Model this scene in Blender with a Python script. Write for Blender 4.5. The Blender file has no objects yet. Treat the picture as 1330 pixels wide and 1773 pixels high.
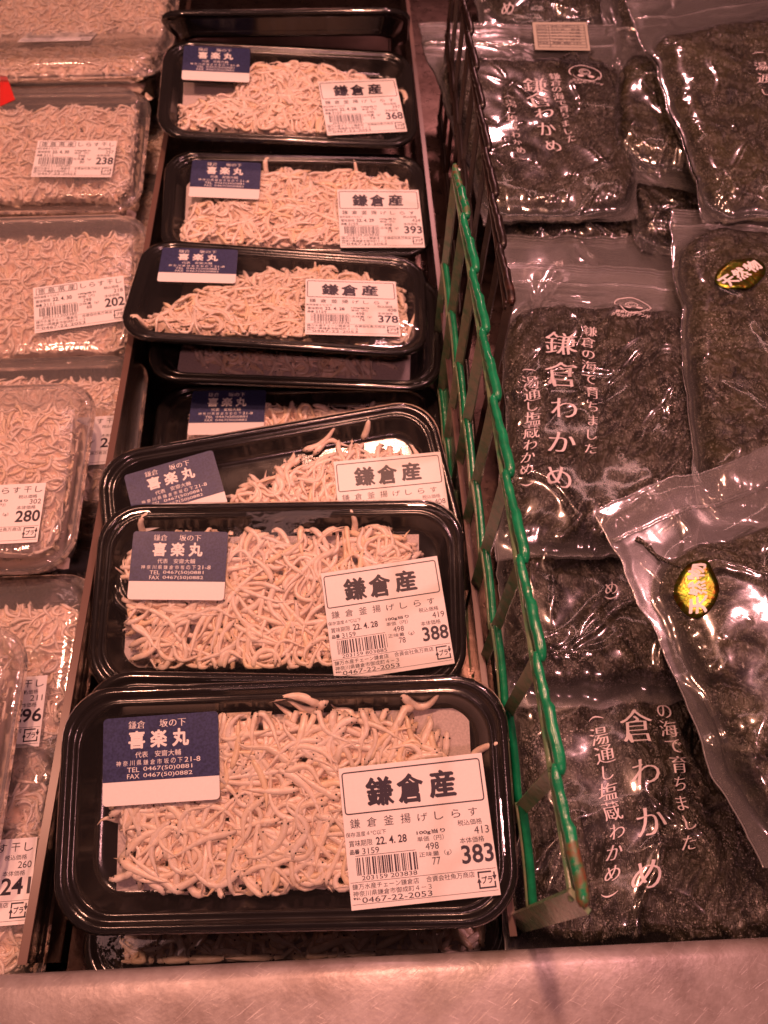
import bpy, math, random
import numpy as np
from mathutils import Matrix, Vector

SC = bpy.context.scene
COL = SC.collection
R = math.radians

# ------------------------------------------------------------------ camera, world, lamps, exposure
CAM_H = 0.45
FPX, CX, CY = 1332.0, 665.0, 886.5          # focal length and centre in the photo's own pixels
PITCH, YAW = R(60), R(-2.4)

def Rz(a): c, s = math.cos(a), math.sin(a); return np.array([[c, -s, 0], [s, c, 0], [0, 0, 1.]])
def Rx(a): c, s = math.cos(a), math.sin(a); return np.array([[1., 0, 0], [0, c, -s], [0, s, c]])
def Ry(a): c, s = math.cos(a), math.sin(a); return np.array([[c, 0, s], [0, 1., 0], [-s, 0, c]])

CR = np.stack([Rz(YAW) @ np.array(v) for v in ((1., 0, 0), (0, math.sin(PITCH), math.cos(PITCH)), (0, math.cos(PITCH), -math.sin(PITCH)))])
CO = np.array([0, 0, CAM_H])
def ray(u, v): return np.array([(u - CX) / FPX, -(v - CY) / FPX, 1.]) @ CR
def at_z(u, v, z):
    d = ray(u, v); return CO + d * ((z - CAM_H) / d[2])

cam_d = bpy.data.cameras.new('camera')
cam = bpy.data.objects.new('camera', cam_d); COL.objects.link(cam)
M = Matrix([[CR[0][i], CR[1][i], -CR[2][i], CO[i]] for i in range(3)] + [[0, 0, 0, 1]])
cam.matrix_world = M
cam_d.sensor_fit = 'HORIZONTAL'; cam_d.sensor_width = 25.96; cam_d.lens = 26.0
cam_d.clip_start = 0.01; cam_d.clip_end = 50
cam_d.dof.use_dof = True; cam_d.dof.focus_distance = 0.385; cam_d.dof.aperture_fstop = 13.0
SC.camera = cam

world = bpy.data.worlds.new('World'); SC.world = world; world.use_nodes = True
bg = world.node_tree.nodes['Background']
bg.inputs[0].default_value = (1.0, 0.40, 0.34, 1); bg.inputs[1].default_value = 0.10

def lamp(name, loc, target, power, size, col):
    l = bpy.data.lights.new(name, 'AREA'); l.shape = 'DISK'; l.size = size; l.energy = power; l.color = col
    o = bpy.data.objects.new(name, l); COL.objects.link(o)
    o.matrix_world = Matrix.Translation(loc) @ (Vector(target) - Vector(loc)).to_track_quat('-Z', 'Y').to_matrix().to_4x4()
    return o
WARM = (1.0, 0.425, 0.285); PINK = (1.0, 0.41, 0.40)
lamp('lamp_key', (0.02, 0.42, 1.25), (0, .12, 0), 10.2, 0.06, WARM)
lamp('lamp_warm', (-0.62, 0.30, 1.20), (-.2, .2, 0), 5.0, 0.09, WARM)
lamp('lamp_pink', (0.62, 0.42, 1.25), (.2, .2, 0), 5.0, 0.09, PINK)
lamp('lamp_front', (0.10, -0.55, 1.3), (0, .1, 0), 3.6, 0.10, PINK)
lamp('lamp_back', (0.25, 1.75, 1.05), (.1, .35, 0), 5.0, 0.12, PINK)

for nm, y, p in (('glint_strip_rear', 1.02, 1.5), ('glint_strip_near', .30, .7)):  # added strip lights, unseen, put in for long glints on the plastic film
    l = lamp(nm, (.15, y, 1.45), (.1, .45, 0), p, .05, (1.0, .47, .42)); l.data.shape = 'RECTANGLE'; l.data.size = 1.5; l.data.size_y = .05
vs = SC.view_settings
vs.view_transform = 'Standard'; vs.look = 'None'; vs.exposure = 0.12; vs.gamma = 1.0; vs.use_curve_mapping = False
SC.cycles.transparent_max_bounces = 32
SC.cycles.max_bounces = 10
SC.cycles.caustics_reflective = False; SC.cycles.caustics_refractive = False
SC.cycles.sample_clamp_indirect = 4.0

# ------------------------------------------------------------------ materials
class NT:
    def __init__(s, name):
        s.m = bpy.data.materials.new(name); s.m.use_nodes = True; s.t = s.m.node_tree
        s.t.nodes.clear(); s.out = s.t.nodes.new('ShaderNodeOutputMaterial')
    def n(s, typ, **kw):
        nd = s.t.nodes.new(typ)
        for k, v in kw.items():
            if k.startswith('_'): setattr(nd, k[1:], v)
            else: s.set(nd, k, v)
        return nd
    def set(s, nd, k, v):
        sock = nd.inputs[int(k[1:])] if (k[0] == 'i' and k[1:].isdigit()) else nd.inputs[k.replace('__', ' ')]
        if isinstance(v, bpy.types.NodeSocket): s.t.links.new(v, sock)
        else: sock.default_value = v
    def surf(s, o): s.t.links.new(o, s.out.inputs[0]); return s.m
    def coord(s, which='Object'): return s.n('ShaderNodeTexCoord').outputs[which]
    def noise(s, scale, detail=3, rough=.5, vec=None, dist=0):
        nd = s.n('ShaderNodeTexNoise', Scale=scale, Detail=detail, Roughness=rough, Distortion=dist)
        s.set(nd, 'Vector', vec if vec is not None else s.coord()); return nd.outputs[0]
    def ramp(s, fac, stops):
        nd = s.n('ShaderNodeValToRGB'); s.set(nd, 'i0', fac); e = nd.color_ramp.elements
        while len(e) < len(stops): e.new(.5)
        for el, (p, c) in zip(e, stops): el.position = p; el.color = (c if len(c) == 4 else (*c, 1)) if not isinstance(c, float) else (c, c, c, 1)
        return nd.outputs[0]
    def bump(s, h, strength=.3, dist=.001):
        return s.n('ShaderNodeBump', Strength=strength, Distance=dist, Height=h).outputs[0]
    def math(s, op, a, b=0.0, clamp=False):
        nd = s.n('ShaderNodeMath', _operation=op, _use_clamp=clamp); s.set(nd, 'i0', a); s.set(nd, 'i1', b); return nd.outputs[0]
    def mixc(s, fac, a, b, mode='MIX'):
        nd = s.n('ShaderNodeMix', _data_type='RGBA', _blend_type=mode)
        s.set(nd, 'i0', fac); s.set(nd, 'i6', a); s.set(nd, 'i7', b); return nd.outputs[2]
    def bsdf(s, **kw): return s.n('ShaderNodeBsdfPrincipled', **kw)

def c4(*c): return (*c, 1.0)

def m_plain(name, col, rough=.5, **kw):
    t = NT(name); b = t.bsdf(Base__Color=c4(*col), Roughness=rough, **kw); return t.surf(b.outputs[0])

def m_paper(name, col, rough=.45, amp=.06):
    t = NT(name); n = t.noise(900, 3)
    col2 = tuple(c * (1 - amp) for c in col)
    b = t.bsdf(Base__Color=t.mixc(t.ramp(n, [(.35, 0.), (.65, 1.)]), c4(*col), c4(*col2)), Roughness=rough,
               Normal=t.bump(t.noise(60, 2), .25, .001)); return t.surf(b.outputs[0])

def m_tray():
    t = NT('black_plastic'); n = t.noise(1200, 2)
    b = t.bsdf(Base__Color=c4(.008, .0065, .0065), Roughness=t.ramp(t.noise(40, 4), [(.3, .10), (.7, .22)]), Specular__IOR__Level=.6, Normal=t.bump(n, .10, .0004))
    return t.surf(b.outputs[0])

def m_fish(name, base, dark):
    t = NT(name)
    at = t.n('ShaderNodeAttribute', _attribute_name='tint')
    n = t.noise(300, 4, .65)
    col = t.mixc(t.ramp(n, [(.42, 0.), (.70, 1.)]), c4(*base), c4(*dark))
    col = t.mixc(1.0, col, at.outputs[0], 'MULTIPLY')
    b = t.bsdf(Base__Color=col, Roughness=.24, Specular__IOR__Level=.6, Subsurface__Weight=.12, Subsurface__Scale=.001,
               Subsurface__Radius=(1.0, .9, .85), Normal=t.bump(t.noise(1400, 2), .30, .0006))
    b.subsurface_method = 'RANDOM_WALK'
    return t.surf(b.outputs[0])

def m_film(name, tint=(1, 1, 1), haze=.02, bump=.25, scale=38, gloss_add=.0, rough=.035, stretch=(1, 1, 1)):
    """thin clear plastic film: mostly see-through, mirror-like at a slant, faint milky scatter"""
    t = NT(name)
    mp = t.n('ShaderNodeMapping', Vector=t.coord(), Scale=stretch).outputs[0]
    h = t.math('ADD', t.noise(scale, 4, .55, mp, .6), t.math('MULTIPLY', t.noise(scale * 5, 3, .5, mp, 1.0), .09))
    nb = t.bump(h, bump, .004)
    fr = t.n('ShaderNodeFresnel', IOR=1.5, Normal=nb).outputs[0]
    fac = t.math('ADD', t.math('MULTIPLY', fr, 1.5), gloss_add, True)
    gl = t.n('ShaderNodeBsdfGlossy', Color=c4(1, 1, 1), Roughness=rough, Normal=nb)
    tr = t.n('ShaderNodeBsdfTransparent', Color=c4(*tint))
    df = t.n('ShaderNodeBsdfDiffuse', Color=c4(.8, .8, .8), Normal=nb)
    tl = t.n('ShaderNodeBsdfTranslucent', Color=c4(.8, .8, .8), Normal=nb)
    mt = t.n('ShaderNodeMixShader', i0=.5, i1=df.outputs[0], i2=tl.outputs[0])
    if name == 'bag_film':
        lo = t.n('ShaderNodeSeparateColor', i0=t.n('ShaderNodeAttribute', _attribute_name='loose').outputs[0]).outputs[0]
        haze = t.math('ADD', t.math('MULTIPLY', lo, .085), .012)
    m1 = t.n('ShaderNodeMixShader', i0=haze, i1=tr.outputs[0], i2=mt.outputs[0])
    if name == 'bag_film':
        g2 = t.n('ShaderNodeBsdfGlossy', Color=c4(1, 1, 1), Roughness=.22, Normal=nb); gl = t.n('ShaderNodeMixShader', i0=.20, i1=gl.outputs[0], i2=g2.outputs[0])
    m2 = t.n('ShaderNodeMixShader', i0=fac, i1=m1.outputs[0], i2=gl.outputs[0])
    return t.surf(m2.outputs[0])

def m_steel(name, col, rough, scratches=True, metallic=1.0):
    t = NT(name); co = t.coord()
    def streak(ang, sx, sy, seed):
        mp = t.n('ShaderNodeMapping', _vector_type='TEXTURE', Vector=co, Scale=(1. / sx, 1. / sy, 1), Rotation=(0, 0, ang), Location=(seed, seed, 0)).outputs[0]
        return t.noise(1.0, 2, .6, mp)
    sc = None
    for i, (a, sx, sy) in enumerate(((R(35), 40, 1500), (R(27), 55, 1900), (R(41), 30, 1700), (R(-24), 60, 1800), (R(33), 90, 1300))):
        v = t.ramp(streak(a, sx, sy, i * 3.7), [(.68, 0.), (.74, 1.)])
        sc = v if sc is None else t.math('MAXIMUM', sc, v)
    blot = t.noise(26, 6, .68); blot2 = t.noise(130, 5, .65)
    colr = t.mixc(t.ramp(blot, [(.36, 0.), (.64, 1.)]), c4(*col), c4(col[0] * .55, col[1] * .50, col[2] * .48))
    colr = t.mixc(t.math('MULTIPLY', t.ramp(blot2, [(.5, 0.), (.75, 1.)]), .35), colr, c4(col[0] * .5, col[1] * .45, col[2] * .4))
    if scratches:
        colr = t.mixc(t.math('MULTIPLY', sc, .28), colr, c4(.85, .80, .76))
    h = t.math('ADD', t.math('MULTIPLY', sc, .5), t.noise(500, 3))
    b = t.bsdf(Base__Color=colr, Metallic=metallic, Roughness=t.ramp(blot2, [(.3, rough), (.7, rough + .14)]), Normal=t.bump(h, .22, .0005))
    return t.surf(b.outputs[0])

def m_weed(name, olive=.5):
    """salted seaweed: near-black olive ribbons, wet, dusted with salt grains, pale specks that also paint in glints"""
    t = NT(name); co = t.coord()
    mp = t.n('ShaderNodeMapping', Vector=co, Scale=(1, .45, 1), Rotation=(0, 0, .5)).outputs[0]
    n1 = t.noise(55, 5, .65, mp, 1.5); n2 = t.noise(260, 4, .6, mp, 1.0)
    col = t.mixc(t.ramp(n1, [(.40, 0.), (.66, 1.)]), c4(.006, .005, .004), c4(.040 * (.7 + olive * .6), .033 * (.7 + olive * .6), .016))
    n0 = t.noise(24, 4, .6, None, 1.2)
    col = t.mixc(t.ramp(n0, [(.40, 0.), (.62, .85)]), col, c4(.050 * (.45 + olive * .6), .042 * (.45 + olive * .7), .014))
    col = t.mixc(t.ramp(n2, [(.56, 0.), (.8, 1.)]), col, c4(.085, .060, .045))
    vo = t.n('ShaderNodeTexVoronoi', Vector=co, Scale=560); vo2 = t.n('ShaderNodeTexVoronoi', Vector=co, Scale=1000)
    r1 = t.n('ShaderNodeSeparateColor', i0=vo.outputs['Color']); r2 = t.n('ShaderNodeSeparateColor', i0=vo2.outputs['Color'])
    g1 = t.math('MULTIPLY', t.math('LESS_THAN', vo.outputs['Distance'], .33), t.math('POWER', r1.outputs[0], 4.5))
    g2 = t.math('MULTIPLY', t.math('LESS_THAN', vo2.outputs['Distance'], .36), t.math('POWER', r2.outputs[1], 3.2))
    patch = t.ramp(t.noise(38, 6, .72, None, 1.0), [(.45, .05), (.63, 1.)])
    g = t.math('MULTIPLY', t.math('MAXIMUM', g1, g2), patch)
    col = t.mixc(g, col, c4(.80, .76, .72))  # pale specks: salt grains, and glints put into the colour
    h = t.math('ADD', t.math('ADD', t.math('MULTIPLY', n1, 1.3), n2), t.math('MULTIPLY', g, .8))
    b = t.bsdf(Base__Color=col, Roughness=t.ramp(n2, [(.3, .16), (.7, .42)]), Specular__IOR__Level=.7, Normal=t.bump(h, .8, .0024))
    return t.surf(b.outputs[0])

def m_coated(name, green, tone2, rust_amt, dark=(.02, .012, .01), gloss=.22):
    t = NT(name)
    at = t.n('ShaderNodeAttribute', _attribute_name='tone_rust')
    sep = t.n('ShaderNodeSeparateColor', i0=at.outputs[0])
    n = t.noise(150, 4, .6)
    col = t.mixc(t.ramp(n, [(.35, 0.), (.7, 1.)]), c4(*green), c4(*(g * .62 for g in green)))
    w = t.math('MULTIPLY', sep.outputs[0], t.ramp(t.noise(190, 3), [(.25, .35), (.6, 1.)]))
    col = t.mixc(w, col, c4(*tone2))  # second tone, set by the mesh attribute and broken up by noise
    ru = t.ramp(t.math('ADD', t.math('MULTIPLY', t.noise(120, 4, .65), .8), t.math('MULTIPLY', sep.outputs[1], 1.0)), [(.72, 0.), (.86, 1.)])
    ru = t.math('MULTIPLY', ru, rust_amt)
    rc = t.mixc(t.noise(400, 3), c4(.10, .025, .012), c4(.24, .075, .03))
    col = t.mixc(ru, col, rc)
    b = t.bsdf(Base__Color=col, Roughness=t.math('ADD', t.math('MULTIPLY', ru, .4), gloss), Specular__IOR__Level=.55, Normal=t.bump(t.noise(260, 4, .6), .25, .0012))
    return t.surf(b.outputs[0])

def m_foil():
    t = NT('gold_foil'); n = t.noise(95, 4, .6, None, 2.0)
    col = t.ramp(n, [(.30, (.22, .05, .015)), (.42, (.30, .21, .03)), (.52, (.16, .26, .03)), (.62, (.40, .32, .06)), (.75, (.10, .16, .03))])
    b = t.bsdf(Base__Color=col, Metallic=1.0, Roughness=.28, Normal=t.bump(n, .35, .002)); return t.surf(b.outputs[0])

MT = dict(
    tray=m_tray(), fish=m_fish('boiled_whitebait', (.97, .84, .74), (.88, .70, .57)), dryfish=m_fish('dried_whitebait', (.97, .85, .76), (.92, .76, .64)),
    eye=m_plain('fish_eye', (.012, .012, .02), .15), pad=m_paper('absorbent_pad', (.66, .57, .55), .8, .22),
    wrap=m_film('cling_film', (1, 1, 1), .012, .075, 22, -.030, .03), pet=m_film('clear_plastic', (.97, .95, .94), .17, .22, 46, .0, .05, (1, 1, .3)),
    bag=m_film('bag_film', (.95, .94, .94), .085, .17, 13, .012, .085), acryl=m_film('clear_acrylic', (.92, .88, .86), .02, .03, 8, -.05, .16),
    acryl_edge=m_plain('acrylic_edge', (.13, .075, .06), .3), paper=m_paper('label_paper', (.80, .78, .76), .42, .03),
    ink=m_plain('black_ink', (.022, .016, .03), .45), navy=m_paper('navy_print', (.038, .048, .135), .4, .45), whiteink=m_plain('white_ink', (.78, .76, .74), .45),
    bagink=m_plain('bag_print', (.66, .60, .62), .5), steel=m_steel('scratched_steel', (.42, .38, .375), .33, True, .4), floor=m_steel('case_steel', (.15, .105, .09), .24, False),
    darkwall=m_plain('dark_wall', (.02, .015, .014), .5), weed=m_weed('salted_seaweed', .45), weed2=m_weed('olive_seaweed', 1.0),
    green=m_coated('green_coating', (.006, .25, .10), (.27, .24, .16), 1.0), dark=m_coated('rusted_dark_coating', (.016, .009, .008), (.04, .022, .018), .22, gloss=.3),
    seam=m_film('seam_film', (.9, .9, .9), .34, .2, 80, .05, .15), zip=m_film('zip_film', (.95, .95, .95), .30, .1, 80, .05, .12), foil=m_foil(),
    red=m_paper('red_print', (.62, .025, .02), .4, .1), foam=m_paper('foam', (.75, .68, .64), .6, .08), cream=m_paper("cream_label", (.45, .42, .34), .5, .05),
)

# ------------------------------------------------------------------ mesh helpers
def mkobj(name, V, F, mats, parent=None, mi=None, smooth=True, attrs=None):
    me = bpy.data.meshes.new(name)
    V = np.asarray(V, float)
    me.from_pydata(V.tolist(), [], F); 
    for m in (mats if isinstance(mats, (list, tuple)) else [mats]): me.materials.append(m)
    if mi is not None: me.polygons.foreach_set('material_index', np.asarray(mi, np.int32))
    if smooth is True: me.polygons.foreach_set('use_smooth', np.ones(len(me.polygons), bool))
    elif smooth is not False: me.polygons.foreach_set('use_smooth', np.asarray(smooth, bool))
    for k, a in (attrs or {}).items():
        at = me.attributes.new(k, 'FLOAT_COLOR', 'POINT'); at.data.foreach_set('color', np.asarray(a, np.float32).ravel())
    me.update()
    o = bpy.data.objects.new(name, me); COL.objects.link(o)
    if parent is not None: o.parent = parent
    return o

def tag(o, label, cat, group=None, kind=None):
    if label: o['label'] = label
    if cat: o['category'] = cat
    if group: o['group'] = group
    if kind: o['kind'] = kind
    return o

def empty(name, loc, Rm, label, cat, group=None):
    o = bpy.data.objects.new(name, None); COL.objects.link(o); o.empty_display_size = .02
    o.matrix_world = Matrix([[*Rm[i], loc[i]] for i in range(3)] + [[0, 0, 0, 1]])
    return tag(o, label, cat, group)

class Acc:
    """collects pieces of ONE mesh"""
    def __init__(s): s.V = []; s.F = []; s.M = []; s.S = []; s.A = []; s.n = 0
    def add(s, V, F, m=0, smooth=True, attr=None):
        V = np.asarray(V, float); s.V.append(V); s.F += [tuple(i + s.n for i in f) for f in F]
        s.M += [m] * len(F); s.S += [smooth] * len(F); s.n += len(V)
        s.A.append(np.tile(attr, (len(V), 1)) if attr is not None and np.ndim(attr) == 1 else (attr if attr is not None else np.ones((len(V), 4))))
    def build(s, name, mats, parent=None, attr=None):
        return mkobj(name, np.concatenate(s.V), s.F, mats, parent, s.M, s.S, {attr: np.concatenate(s.A)} if attr else None)

def rring(hw, hl, r, z, n=9):
    P = []
    for cx, cy, a0 in ((hw - r, hl - r, 0), (-hw + r, hl - r, 90), (-hw + r, -hl + r, 180), (hw - r, -hl + r, 270)):
        for i in range(n):
            a = R(a0 + 90 * i / (n - 1)); P.append((cx + r * math.cos(a), cy + r * math.sin(a), z))
    return np.array(P)

def loft(rings, cap_first=False, cap_last=False):
    n = len(rings[0]); V = np.concatenate(rings); F = []
    for k in range(len(rings) - 1):
        for i in range(n):
            j = (i + 1) % n; F.append((k * n + i, k * n + j, (k + 1) * n + j, (k + 1) * n + i))
    if cap_first: F.append(tuple(reversed(range(n))))
    if cap_last: F.append(tuple(range((len(rings) - 1) * n, len(rings) * n)))
    return V, F

def tube(P, rad, n=8, squash=1.0):
    P = np.asarray(P, float); m = len(P); rad = np.full(m, rad) if np.isscalar(rad) else np.asarray(rad)
    T = np.gradient(P, axis=0); T /= np.linalg.norm(T, axis=1)[:, None] + 1e-12
    up = np.array([0, 0, 1.]) if abs(T[:, 2]).mean() < .8 else np.array([1., 0, 0])
    S = np.cross(T, up); S /= np.linalg.norm(S, axis=1)[:, None] + 1e-12; U = np.cross(S, T)
    a = np.arange(n) * 2 * math.pi / n
    V = P[:, None] + rad[:, None, None] * (np.cos(a)[None, :, None] * S[:, None] + squash * np.sin(a)[None, :, None] * U[:, None])
    V = V.reshape(-1, 3); F = []
    for k in range(m - 1):
        for i in range(n):
            j = (i + 1) % n; F.append((k * n + i, k * n + j, (k + 1) * n + j, (k + 1) * n + i))
    F.append(tuple(reversed(range(n)))); F.append(tuple(range((m - 1) * n, m * n)))
    return V, F

def box(a, b):
    (x0, y0, z0), (x1, y1, z1) = a, b
    V = [(x0, y0, z0), (x1, y0, z0), (x1, y1, z0), (x0, y1, z0), (x0, y0, z1), (x1, y0, z1), (x1, y1, z1), (x0, y1, z1)]
    return V, [(3, 2, 1, 0), (4, 5, 6, 7), (0, 1, 5, 4), (1, 2, 6, 5), (2, 3, 7, 6), (3, 0, 4, 7)]

# value noise on numpy arrays
def vnoise(x, y, seed):
    rng = np.random.RandomState(seed); G = rng.rand(64, 64)
    xi = np.floor(x).astype(int); yi = np.floor(y).astype(int); fx = x - xi; fy = y - yi
    fx = fx * fx * (3 - 2 * fx); fy = fy * fy * (3 - 2 * fy)
    g = lambda a, b: G[b % 64, a % 64]
    return (g(xi, yi) * (1 - fx) + g(xi + 1, yi) * fx) * (1 - fy) + (g(xi, yi + 1) * (1 - fx) + g(xi + 1, yi + 1) * fx) * fy
def fbm(x, y, seed, o=4):
    s = 0; a = .5
    for k in range(o): s = s + a * vnoise(x * 2 ** k + 7.3 * k, y * 2 ** k + 3.1 * k, seed + k); a *= .5
    return s

# ------------------------------------------------------------------ lettering
_tc = {}
def glyphs(s, style='regular'):
    """flat outline mesh of a string; bounding box moved to the unit square. returns V (n,2), faces, aspect"""
    key = (s, style)
    if key in _tc: return _tc[key]
    cu = bpy.data.curves.new('txt', 'FONT'); cu.body = s; cu.resolution_u = 3
    cu.offset = {'mincho': -.016, 'thin': -.008}.get(style, .02 if style == 'bold' and s.isascii() else 0)
    o = bpy.data.objects.new('txt', cu); COL.objects.link(o)
    me = bpy.data.meshes.new_from_object(o.evaluated_get(bpy.context.evaluated_depsgraph_get()))
    V = np.array([v.co[:] for v in me.vertices]).reshape(-1, 3)[:, :2]; F = [tuple(p.vertices) for p in me.polygons]
    bpy.data.objects.remove(o); bpy.data.curves.remove(cu); bpy.data.meshes.remove(me)
    circ = lambda r, k: [(r * math.cos(2 * math.pi * q / k), r * math.sin(2 * math.pi * q / k)) for q in range(k)]
    offs = {'mincho': [(k * .016, 0) for k in range(4)], 'brush': [(k * .020 + .010 * e, -k * .014 + .012 * e) for k in range(4) for e in (-1, 1)], 'heavy': circ(.038, 10) + circ(.019, 6)}.get(style, [(0, 0)])
    if style == 'bold' and not s.isascii(): offs = circ(.022, 6)
    VV = np.concatenate([V + np.array(q) for q in offs]); n = len(V)
    FF = [tuple(i + n * k for i in f) for k in range(len(offs)) for f in F]
    lay = np.repeat(np.arange(len(offs)), n) * (4.0 / max(len(offs), 4))
    lo, hi = VV.min(0), VV.max(0); asp = (hi[0] - lo[0]) / max(hi[1] - lo[1], 1e-6)
    VV = (VV - lo) / np.maximum(hi - lo, 1e-6)
    _tc[key] = (VV, FF, asp, lay); return _tc[key]

class Label:
    """a printed paper label in its own plane: units millimetres, x right, y DOWN from the top left corner"""
    def __init__(s, w, h, ctr, ang, z, scale=.001, curl=0):
        s.w, s.h, s.c, s.a, s.z, s.k, s.acc = w, h, ctr, ang, z, scale, Acc(); s.curl = curl
    def xf(s, V, lift):
        V = np.asarray(V, float); x = (V[:, 0] - s.w / 2) * s.k; y = (s.h / 2 - V[:, 1]) * s.k
        c, q = math.cos(s.a), math.sin(s.a)
        zz = s.z + lift + s.curl * (x / (s.w * s.k)) ** 2
        return np.stack([s.c[0] + c * x - q * y, s.c[1] + q * x + c * y, zz if np.ndim(zz) else np.full(len(V), zz)], 1)
    def sheet(s, x0, y0, x1, y1, m, lift, r=0):
        if r:
            P = rring((x1 - x0) / 2, (y1 - y0) / 2, r, 0, 6)[:, :2] + np.array([(x0 + x1) / 2, (y0 + y1) / 2])
        else:
            xs = np.linspace(x0, x1, 6); P = np.array([(x, y0) for x in xs] + [(x, y1) for x in xs[::-1]])
        P = P[::-1] if not r else P
        V = s.xf(P, lift); n = len(V)
        # give it the thickness of paper
        V2 = V - np.array([0, 0, .00012])
        up = tuple(range(n)); nv = V[1] - V[0]
        F = [up, tuple(reversed(range(n, 2 * n)))] + [(i, n + i, n + (i + 1) % n, (i + 1) % n) for i in range(n)]
        s.acc.add(np.concatenate([V, V2]), F, m, False)
    def rect(s, x0, y0, x1, y1, m=1, lift=.00008):
        s.acc.add(s.xf([(x0, y1), (x1, y1), (x1, y0), (x0, y0)], lift), [(0, 1, 2, 3)], m, False)
    def text(s, t, x0, y0, x1=None, y1=None, style='regular', m=1, rot=0):
        V, F, asp, lay = glyphs(t, style)
        if x1 is None: x1 = x0 + (y1 - y0) * asp
        P = np.stack([x0 + V[:, 0] * (x1 - x0), y1 - V[:, 1] * (y1 - y0)], 1)
        if rot:
            c0 = np.array([(x0 + x1) / 2, (y0 + y1) / 2]); d = P - c0; c, q = math.cos(rot), math.sin(rot)
            P = c0 + np.stack([c * d[:, 0] - q * d[:, 1], q * d[:, 0] + c * d[:, 1]], 1)
        W = s.xf(P, .00010); W[:, 2] += lay * .000012
        s.acc.add(W, F, m, False)
    def frame(s, x0, y0, x1, y1, r, t, m=1):
        o = rring((x1 - x0) / 2, (y1 - y0) / 2, r, 0, 6)[:, :2] + np.array([(x0 + x1) / 2, (y0 + y1) / 2])
        i = rring((x1 - x0) / 2 - t, (y1 - y0) / 2 - t, max(r - t, .05), 0, 6)[:, :2] + np.array([(x0 + x1) / 2, (y0 + y1) / 2])
        n = len(o); s.acc.add(s.xf(np.concatenate([o, i]), .00009), [(k, n + k, n + (k + 1) % n, (k + 1) % n) for k in range(n)], m, False)

def recycle_mark(L, x, y, w, h):
    t = .09 * w
    for seg in (((0, .0), (.78, 0)), ((.92, .35), (1, .75))): pass
    L.rect(x, y, x + .8 * w, y + t); L.rect(x, y, x + t, y + .36 * h)
    L.rect(x + .2 * w, y + h - t, x + w, y + h); L.rect(x + w - t, y + .62 * h, x + w, y + h)
    L.rect(x, y + .62 * h, x + t, y + h); L.rect(x, y + h - t, x + .3 * w, y + h)
    L.rect(x + w - t, y + .08 * h, x + w, y + .3 * h)
    for (px, py, q) in ((x + w - t / 2, y + .42 * h, 0), (x + t / 2, y + .50 * h, 1)):
        d = .13 * w
        tri = [(px - d, py - d), (px + d, py - d), (px, py + d)] if q == 0 else [(px + d, py + d * 1.0), (px - d, py + d * 1.0), (px, py - d)]
        L.acc.add(L.xf(tri, .0001), [(2, 1, 0)], 1, False)
    L.text('プラ', x + .2 * w, y + .28 * h, x + .82 * w, y + .72 * h, 'bold')

def barcode(L, x0, y0, x1, y1, seed):
    rg = random.Random(seed); x = x0; u = (x1 - x0) / 95.
    while x < x1 - u:
        w = rg.choice((1, 1, 2, 2, 3)) * u; L.rect(x, y0, min(x + w * .9, x1), y1); x += w + rg.choice((1, 1, 2, 3)) * u

def price_body(L, oy, W, first, date, tax, price, grams, code, item, unit, seed, kx):
    Y = lambda y: oy + (y - 34) * kx
    X = lambda x: x * W / 100
    T = lambda s, x0, y0, x1, y1, st='regular': L.text(s, X(x0), Y(y0), X(x1), Y(y1), st)
    if first == 'kama':
        for i, ch in enumerate('鎌倉釜揚げしらす'):
            T(ch, 4.5 + i * 11.6, 36 + (1.0 if i > 3 else 0), 11.3 + i * 11.6 - (.8 if i > 4 else 0), 42.6)
    else:
        for i, ch in enumerate('徳島県産'): T(ch, 5.5 + i * 11, 35.2, 13 + i * 11, 42.4)
        L.frame(X(3.2), Y(34.2), X(48.5), Y(43.4), .4, .35)
        for i, ch in enumerate('しらす干し'): T(ch, 52 + i * 9.8, 35.5, 58.5 + i * 9.8, 42.2)
    T('保存温度４℃以下', .8, 45, 28.5, 48.4); T('賞味期限', 2.5, 50.6, 18.5, 55); T(date, 21, 49.9, 42, 55.3, 'bold')
    T('品番', 2.5, 56.8, 9.2, 60.2, 'bold'); T(item, 11, 56.5, 22.5, 60.6)
    T('100g当り', 49, 48.6, 68.5, 52, 'bold'); T('単価（円）', 49, 52.8, 67, 56.4); T(unit, 54, 57.6, 63, 62.2); T('正味量（g）', 49, 63.4, 71, 67.2); T(grams, 57.5, 67.6, 63, 72.6)
    T('税込価格', 77.5, 44.6, 94, 48.6); T(tax, 88, 49.8, 98, 55); T('本体価格', 77.5, 56.6, 94, 60.6); T(price, 77.5, 61.8, 99, 74.4, 'bold')
    L.rect(X(6), Y(61.2), X(47), Y(61.55)); barcode(L, X(6), Y(62.6), X(48), Y(74.5), seed)
    T(code[:6], 9, 75, 26.5, 77.9); T(code[6:], 28.5, 75, 46.5, 77.9)
    L.rect(X(1), Y(78.8), X(99), Y(79.1)); L.rect(X(1), Y(93.4), X(99), Y(93.7))
    T('鎌万水産チェーン鎌倉店', 2, 79.9, 47, 83.8); T('合資会社魚万商店', 52, 79.7, 84.5, 83.6); T('神奈川県鎌倉市御成町４－３', 2, 84.6, 55, 88.4); T('℡0467-22-2053', 2, 89, 55, 92.8)
    recycle_mark(L, X(86.5), Y(80.3), X(11.5), (Y(91.8) - Y(80.3)))

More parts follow.
